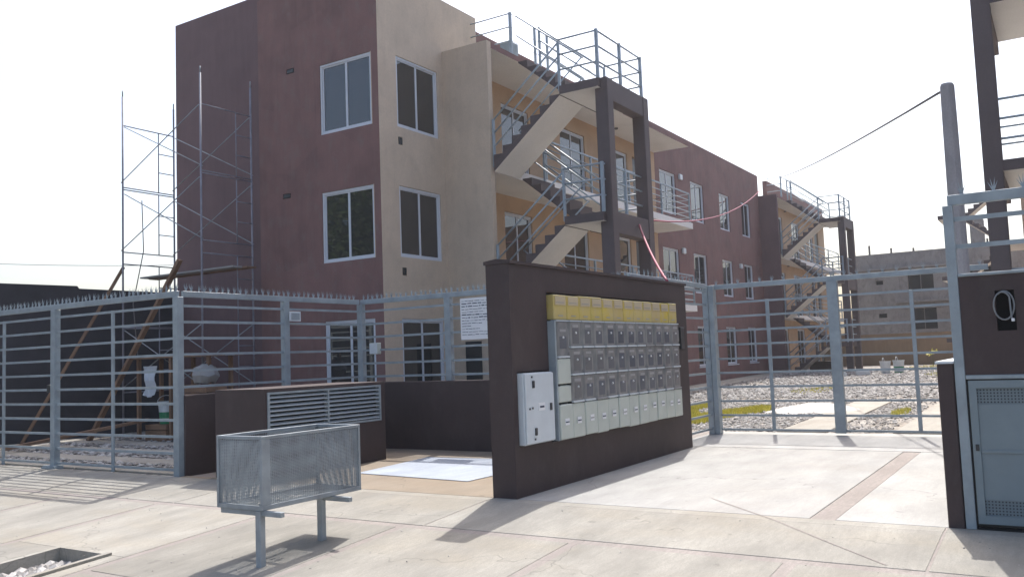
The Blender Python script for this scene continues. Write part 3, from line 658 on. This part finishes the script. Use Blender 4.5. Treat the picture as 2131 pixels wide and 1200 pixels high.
# ------------------------------------------------------------------ right cabinet
bxw = T('cabinet_wall', (8.2, 0, 1.6), 'dark brown wall above the grey metal cabinet, with a square cable hole', 'wall')
wall('wall_body', bxw, 'x', 7.885, -3, .715, 1.216, 2.004, .5, 'brown', [(.33, .465, 1.56, 1.88)], .12)
mc = T('metal_cabinet', (8.1, .1, 0), 'grey metal cabinet with perforated vent strips at the right edge', 'cabinet')
box('case', mc, (7.93, -1.5, .02), (8.38, .715, 1.182), 'grey_d'); box('plinth', mc, (7.9, -1.5, -.05), (8.38, .715, .019), 'dark')
for a, b in ((-.32, .70), (-1.36, -.33)):
    m_ = MB()
    for r in ((a, b, 1.112, 1.172), (a, b, .05, .115), (a, a+.055, .115, 1.112), (b-.055, b, .115, 1.112)): m_.box((7.868, r[0], r[2]), (7.905, r[1], r[3]), 'cab')
    dd = m_.build('door', mc)
    box('vent', dd, (7.888, a+.056, .986), (7.9, b-.056, 1.111), 'vent'); box('vent', dd, (7.888, a+.056, .116), (7.9, b-.056, .236), 'vent')
    box('sheet', dd, (7.882, a+.056, .2365), (7.9, b-.056, .9855), 'cab'); box('rib', dd, (7.872, a+.056, .60), (7.8815, b-.056, .625), 'cab', .003)
    box('latch', dd, (7.855, b-.045, .62), (7.867, b-.02, .67), 'grey_d', .003)
hp = []
for i in range(26):
    a = 2*math.pi*i/20+.9; k = 1-.003*i
    hp.append((7.862-.0006*i, .40+.070*k*math.cos(a)+.002*i*.3, 1.755+.115*k*math.sin(a)))
hp += [(7.85, .36, 1.66), (7.85, .352, 1.645)]
cb = tag(curve('coiled_cable', None, hp, .0065, 'hose'), 'grey coiled cable hanging from the hole in the brown cabinet wall', 'cable'); box('plug', cb, (7.838, .34, 1.628), (7.862, .362, 1.652), 'white', .003)

# ------------------------------------------------------------------ litter basket
lbk = T('litter_basket', (5.6, 5.85, gz(5.6)), 'grey mesh litter basket on two square legs standing on the pavement', 'litter basket')
bx0, bx1, by0, by1, bz0, bz1 = 5.09, 6.30, 5.76, 6.33, .325, .91
for x, ly0 in ((5.09, 5.79), (5.90, 5.89)):
    box('leg', lbk, (x, ly0, gz(x)-.02), (x+.062, ly0+.062, bz0-.032), 'galv', .006); box('cross_channel', lbk, (x+.015, 5.56, bz0-.075), (x+.06, 6.30, bz0-.033), 'galv', .003)
m_ = MB(); 
for i in range(48): x = bx0+.025+i*(bx1-bx0-.05)/47; m_.box((x, by0+.022, bz0-.008), (x+.007, by1-.022, bz0-.003), 'galv')
for i in range(24): y = by0+.025+i*(by1-by0-.055)/23; m_.box((bx0+.022, y, bz0-.0025), (bx1-.022, y+.007, bz0+.002), 'galv')
m_.build('base_mesh', lbk, fix=False)
for x in (5.49, 5.89): box('base_rib', lbk, (x, by0+.022, bz0-.03), (x+.03, by1-.022, bz0-.009), 'galv')
box('base_rib', lbk, (bx0+.022, 6.03, bz0-.055), (bx1-.022, 6.06, bz0-.031), 'galv')
e = .028
for y in (by0, by1-e):
    box('rim_bar', lbk, (bx0, y, bz1-e), (bx1, y+e, bz1), 'galv', .002); box('base_bar', lbk, (bx0, y, bz0-.03), (bx1, y+e, bz0+.008), 'galv', .002)
for x in (bx0, bx1-e):
    box('rim_bar', lbk, (x, by0+e, bz1-e), (x+e, by1-e, bz1), 'galv', .002); box('base_bar', lbk, (x, by0+e, bz0-.03), (x+e, by1-e, bz0+.008), 'galv', .002)
    for y in (by0, by1-e): box('corner_post', lbk, (x, y, bz0+.009), (x+e*(3.4 if x == bx0 and y == by0 else 1), y+e, bz1-e-.001), 'galv', .002)
def mesh_panel(ax, pos, u0, u1):
    m_ = MB(); n = int((bz1-bz0-.04)/.0125)
    for i in range(n):
        z = bz0+.012+.0125*i
        lo, hi = ((pos, u0, z), (pos+.004, u1, z+.0066)) if ax == 'x' else ((u0, pos, z), (u1, pos+.004, z+.0066)); m_.box(lo, hi, 'galv')
    n = int((u1-u0)/.0215)
    for i in range(n+1):
        u = u0+(u1-u0-.008)*i/n
        lo, hi = ((pos+.0045, u, bz0+.01), (pos+.008, u+.0045, bz1-e)) if ax == 'x' else ((u, pos+.0045, bz0+.01), (u+.0045, pos+.008, bz1-e)); m_.box(lo, hi, 'galv')
    return m_.build('mesh_panel', lbk, fix=False)
mesh_panel('y', by0+.008, bx0+e, bx1-e); mesh_panel('y', by1-.014, bx0+e, bx1-e); mesh_panel('x', bx0+.008, by0+e, by1-e); mesh_panel('x', bx1-.014, by0+e, by1-e)
m_ = MB()
for i in range(16):
    x, y = random.uniform(5.15, 6.2), random.uniform(5.85, 6.25); a = random.uniform(0, 3); w = random.uniform(.02, .06)
    m_.poly([(x+w*math.cos(a+k), y+.6*w*math.sin(a+k), bz0+.004+random.uniform(0, .012)) for k in (0, 1.4, 3, 4.6)], 'bagm')
tag(m_.build('paper_scraps', lbk, fix=False), kind='stuff')

# ------------------------------------------------------------------ scaffold, planks, clutter behind the left fence
sfld = T('scaffold', (12.5, 16.5, 0), 'steel tube scaffold tower standing against the red wall', 'scaffold')
for Yf in (15.13, 17.85):
    xn, xf = 11.85, 13.2; xi = xf-.42
    zt = 7.75
    for x in (xn, xf): bar('standard', sfld, (x, Yf, 0), (x, Yf, zt), .043, 'scaf', seg=8); bar('pin', sfld, (x, Yf, zt), (x, Yf, zt+.14), .03, 'galv', seg=6)
    for zb_ in (1.0, 2.45, 4.15, 5.6+.03):
        zt_ = zb_+1.45
        bar('ledger', sfld, (xn, Yf, zb_+.02), (xf, Yf, zb_+.02), .028, 'scaf', seg=6); bar('ledger', sfld, (xn, Yf, zt_), (xf, Yf, zt_), .028, 'scaf', seg=6)
        bar('ladder_tube', sfld, (xi, Yf, zb_+.02), (xi, Yf, zt_), .026, 'scaf', seg=6)
        for h in (.5, .95): bar('rung', sfld, (xi, Yf, zb_+h), (xf, Yf, zb_+h), .024, 'scaf', seg=6)
for x in (11.85, 13.2):
    for zb_ in (1.1, 4.2, 5.75):
        bar('brace', sfld, (x-.04, 15.13, zb_+1.3), (x-.04, 17.85, zb_), .024, 'galv', seg=5); bar('brace', sfld, (x+.04, 15.13, zb_), (x+.04, 17.85, zb_+1.3), .024, 'galv', seg=5)
for k, x in enumerate((12.45, 12.75)): box('deck_plank', sfld, (x, 14.9-.1*k, 3.62), (x+.26, 18.1+.1*k, 3.655), 'wood' if k == 1 else 'bagm')
pg = 'wooden planks behind the left fence'
for (a, b, lab) in (((10.4, 19.3, .02), (12.0, 18.05, 3.86), 'leftmost weathered plank leaning up against the scaffold'), ((11.2, 18.1, .02), (11.78, 15.75, 3.80), 'weathered plank leaning to the right beside the fence corner post'), ((9.0, 17.3, .1), (11.6, 16.6, .45), 'weathered plank lying low above the gravel strips')):
    o = bar('plank', None, a, b, .13, 'wood', .06); tag(o, lab, 'plank', pg)
wt = T('work_table', (12.2, 15.7, 0), 'rough trestle table of planks behind the fence corner post', 'table')
for k in range(3): box('board', wt, (11.6+.24*k, 14.4, 1.74), (11.82+.24*k, 17.2+.1*k, 1.78), 'wood' if k != 1 else 'bagm')
for y in (14.7, 15.9, 17.0):
    for x in (11.65, 12.2): box('leg', wt, (x, y, 0), (x+.07, y+.07, 1.738), 'wood')
m_ = MB(); n = 9
for i in range(n):
    for j in range(8):
        def cp(i, j):
            y = 16.62-.46*i/n+.03*math.sin(j*.9); z = 1.58-.60*j/8-(.05*math.sin(3.1*i/n) if j == 8 else 0); return (11.5+.03*math.sin(i*1.7+j*.5)+.02*math.sin(j*1.3), y+(.10*(j/8)*(i/n-.5)), z)
        m_.poly([cp(i, j), cp(i+1, j), cp(i+1, j+1), cp(i, j+1)], 'cloth')
tag(m_.build('hanging_cloth', None, (11.5, 16.4, 1.0)), 'pale cloth hanging from the work table behind the fence', 'cloth')
def lathe(m_, c, prof, mats, n=16):
    for (r0, z0_), (r1, z1_), mt in zip(prof[:-1], prof[1:], mats):
        for i in range(n):
            a, b = 6.2832*i/n, 6.2832*(i+1)/n
            pts = [(c[0]+r0*math.cos(a), c[1]+r0*math.sin(a), c[2]+z0_), (c[0]+r0*math.cos(b), c[1]+r0*math.sin(b), c[2]+z0_), (c[0]+r1*math.cos(b), c[1]+r1*math.sin(b), c[2]+z1_), (c[0]+r1*math.cos(a), c[1]+r1*math.sin(a), c[2]+z1_)]
            if r0 < 1e-4: pts = pts[1:]
            elif r1 < 1e-4: pts = pts[:3]
            m_.poly(pts, mt)
def bucket(loc, s, label, cols=('green', 'board')):
    t = T('bucket', loc, label, 'bucket', 'plastic buckets')
    m_ = MB(); lathe(m_, loc, [(0, 0), (.13*s, 0), (.145*s, .20*s), (.16*s, .36*s), (.172*s, .36*s), (.172*s, .38*s), (.15*s, .38*s), (.135*s, .05*s), (0, .05*s)], [cols[0]]*2+[cols[1]]*6); m_.build('body', t)
    curve('handle', t, [(loc[0]+.17*s*math.cos(a), loc[1]+.05*s, loc[2]+.36*s+.12*s*math.sin(a)) for a in [math.pi*i/8 for i in range(9)]], .006*s, 'board')
bucket((11.9, 16.35, .35), 1.25, 'green and white bucket standing behind the fence corner post')
blk = T('crate', (11.9, 16.35, 0), 'dark low crate under the green and white bucket', 'crate')
for z in (.0, .12, .24): box('slat', blk, (11.6, 16.0, z), (12.25, 16.7, z+.10), 'wood')
m_ = MB(); lathe(m_, (11.7, 14.85, 1.18), [(0, 0), (.2, .02), (.27, .16), (.22, .32), (.08, .40), (0, .38)], ['bagm']*5, 12)
for i, v in enumerate(m_.v): m_.v[i] = (v[0]+.02*math.sin(v[1]*31), v[1]+.03*math.sin(v[2]*23), v[2]+.02*math.sin(v[0]*27))
tag(m_.build('sack', None, (11.7, 14.85, 1.18)), 'grey lumpy sack beside the fence corner post', 'sack')
ut = T('crate', (11.7, 14.85, 0), 'stacked boards under the grey sack', 'boards')
for k in range(7): box('board', ut, (11.45+.02*random.random(), 14.55, .17*k), (11.98, 15.2, .17*k+.15), 'wood')
# ------------------------------------------------------------------ pole, wires, tape
pp = T('wooden_pole', (12, 1.06, 0), 'rough grey wooden pole standing behind the brown cabinet wall', 'pole')
m_ = MB(); n = 14
rows = [(0, .10), (1.2, .098), (2.3, .094), (3.4, .090), (4.2, .086), (4.66, .082), (4.69, .07)]
for (z0_, r0), (z1_, r1) in zip(rows[:-1], rows[1:]):
    for i in range(n):
        f = lambda i, r, z: (12+r*(1+.06*math.sin(i*2.1+z))*math.cos(6.2832*i/n)+.006*z*0, 1.05+.012*(4.7-z)*-.0+r*(1+.06*math.sin(i*1.3))*math.sin(6.2832*i/n), z)
        m_.poly([f(i, r0, z0_), f((i+1) % n, r0, z0_), f((i+1) % n, r1, z1_), f(i, r1, z1_)], 'pole')
m_.poly([(12+.07*math.cos(6.2832*i/n), 1.05+.07*math.sin(6.2832*i/n), 4.69) for i in range(n)], 'pole'); m_.build('shaft', pp)
wb = T('power_cable', (12, 1.14, 4.6), 'bundle of grey cables strung from the pole to the far staircase', 'cable')
for k in range(1): curve('strand', wb, sag((12, 1.13, 4.6-.01*k), (41.5, 10.9, 9.5-.02*k), .12+.03*k), .017, 'wire')
tag(curve('red_tape', None, sag((17.7, 7.9, 4.45), (40.2, 11.6, 8.75), .55), 0.02, 'red_tape'), 'long red tape strung from the near staircase to the far roof', 'tape', 'red tapes')
tag(curve('red_tape', None, sag((17.7, 7.85, 4.42), (12.75, 5.2, 2.58), .12), .022, 'red_tape'), 'red tape hanging down from the near staircase to the meter wall', 'tape', 'red tapes')
tag(curve('overhead_wire', None, sag((20, 44, 6.9), (20.5, 26, 5.2), .1), .012, 'wire'), 'thin overhead wire crossing the sky at the left', 'wire')
tag(curve('hanging_rope', None, [(12.3, 17.8, 5.4), (12.2, 17.6, 4.2), (12.0, 17.7, 3.0), (12.1, 17.6, 1.2)], .012, 'wire'), 'rope hanging down inside the scaffold', 'rope')

# ------------------------------------------------------------------ yard details
def mound(name, c, rx, ry, h, mat, label, cat):
    m_ = MB(); n, k = 28, 7
    def p(i, j):
        r = 1-j/k; a = 6.2832*i/n; w = 1+.13*math.sin(3*a+1)+.08*math.sin(7*a); rr = r*w
        return (c[0]+rx*rr*math.cos(a), c[1]+ry*rr*math.sin(a), c[2]+h*(1-r**1.4)+.015*math.sin(9*a+5*j)*(j > 0))
    for j in range(k):
        for i in range(n): m_.poly([p(i, j), p((i+1) % n, j), p((i+1) % n, j+1), p(i, j+1)], mat)
    o = m_.build(name, None, c)
    for q in o.data.polygons: q.use_smooth = True
    return tag(o, label, cat)
M['lime'] = concrete('white_sand', (.55, .53, .49), wamt=.1)
mound('sand_pile', (20.3, 4.9, gz(20)), 1.25, .95, .16, 'lime', 'low white sand pile spread beside the concrete strip in the gravel', 'sand pile')
def blades(name, areas, n, h0, mat, loc):
    V, Fc = [], []
    for _ in range(n):
        cx_, cyy, rx, ry = random.choice(areas); a = random.random()*6.283; r = math.sqrt(random.random())
        x, y = cx_+rx*r*math.cos(a), cyy+ry*r*math.sin(a); z = gz(x); b = random.random()*6.283; h = h0*random.uniform(.5, 1.3); w = .012; k = len(V)
        V += [(x-w*math.cos(b)-loc[0], y-w*math.sin(b)-loc[1], z), (x+w*math.cos(b)-loc[0], y+w*math.sin(b)-loc[1], z), (x+random.uniform(-.5, .5)*h-loc[0], y+random.uniform(-.5, .5)*h-loc[1], z+h)]; Fc.append((k, k+1, k+2))
    me = bpy.data.meshes.new(name); me.from_pydata(V, [], Fc); me.materials.append(M[mat]); return tag(link(bpy.data.objects.new(name, me), None, loc), kind='stuff')
blades('grass', [(18.7, 6.6, 1.4, .4), (17.3, 6.7, .8, .4), (20.0, 6.2, 1.0, .35), (20.6, 7.9, 1.1, .35), (18.6, 7.5, .9, .4)], 20000, .08, 'grass', (19, 6.5, 0))
blades('grass', [(19.5, 3.0, .8, .15), (36, 4.0, 1.6, .6), (44, 5.4, 3, 1.0), (27, 6.5, 1.5, .6)], 1500, .08, 'grass', (25, 4, 0))
bucket((37.6, 5.75, .27), 1.35, 'white bucket with green base on the far gravel', ('green', 'board'))
bucket((37.3, 6.2, .27), 1.3, 'left of the two pale buckets on the far gravel', ('board', 'board'))
for (x, y, w, lab) in ((36.4, 6.9, .5, 'pale block of rubble lying near the far staircase foot'), (35.5, 7.5, .35, 'small pale block left of the far rubble')):
    o = box('concrete_block', None, (x-.15, y-w/2, .24), (x+.15, y+w/2, .42), 'board', .03); o.rotation_euler.z = .4; tag(o, lab, 'block', 'pale blocks on the far gravel')
def leaves(m_, c, r, n, size, mat='leaf', shell=.55):
    for _ in range(n):
        d = Vector((random.gauss(0, 1), random.gauss(0, 1), random.gauss(0, 1))).normalized()*(shell+(1-shell)*random.random())
        p = Vector(c)+Vector((d.x*r[0], d.y*r[1], d.z*r[2])); s = size*random.uniform(.6, 1.4)
        u = Vector((random.gauss(0, 1), random.gauss(0, 1), random.gauss(0, .6))).normalized(); v = u.orthogonal().normalized()
        m_.poly([p-u*s, p+v*s*.5, p+u*s, p-v*s*.5], mat)
sp = T('sapling', (46, 5.5, .3), 'tiny green sapling by the khaki rear wall', 'plant')
bar('stem', sp, (46, 5.5, .3), (46, 5.5, .95), .02, 'leaf', seg=5); m_ = MB(); leaves(m_, (46, 5.5, .95), (.25, .3, .15), 26, .10, 'grass', .2); m_.build('leaves', sp, fix=False)
# tree across the street, mirrored in the first floor window
tr = T('street_tree', (-6, 31, -.6), 'bushy green tree mirrored in the lower of the two big front windows', 'tree')
bar('trunk', tr, (-6, 31, -.7), (-6, 31, 4.5), .45, 'pole', seg=10)
m_ = MB()
for _ in range(85):
    c = (-6+random.uniform(-4, 4), 30.5+random.uniform(-5.5, 5), random.uniform(2.2, 10.4)); leaves(m_, c, (1.6, 1.6, 1.2), 260, .17)
m_.build('crown', tr, fix=False)

# thin bright summer haze over the whole plot
hz = MB(); hz.box((-14, -30, -1.8), (75, 62, 17), 'soil'); hz = tag(hz.build('haze'), kind='stuff'); hz.data.materials.clear()
hm = bpy.data.materials.new('haze_air'); hm.use_nodes = True; hn = hm.node_tree.nodes; hn.remove(hn['Principled BSDF'])
pvn = hn.new('ShaderNodeVolumePrincipled'); pvn.inputs['Color'].default_value = (.92, .94, 1, 1); pvn.inputs['Density'].default_value = .0008; pvn.inputs['Anisotropy'].default_value = .35
hm.node_tree.links.new(pvn.outputs[0], hn['Material Output'].inputs['Volume']); hz.data.materials.append(hm)
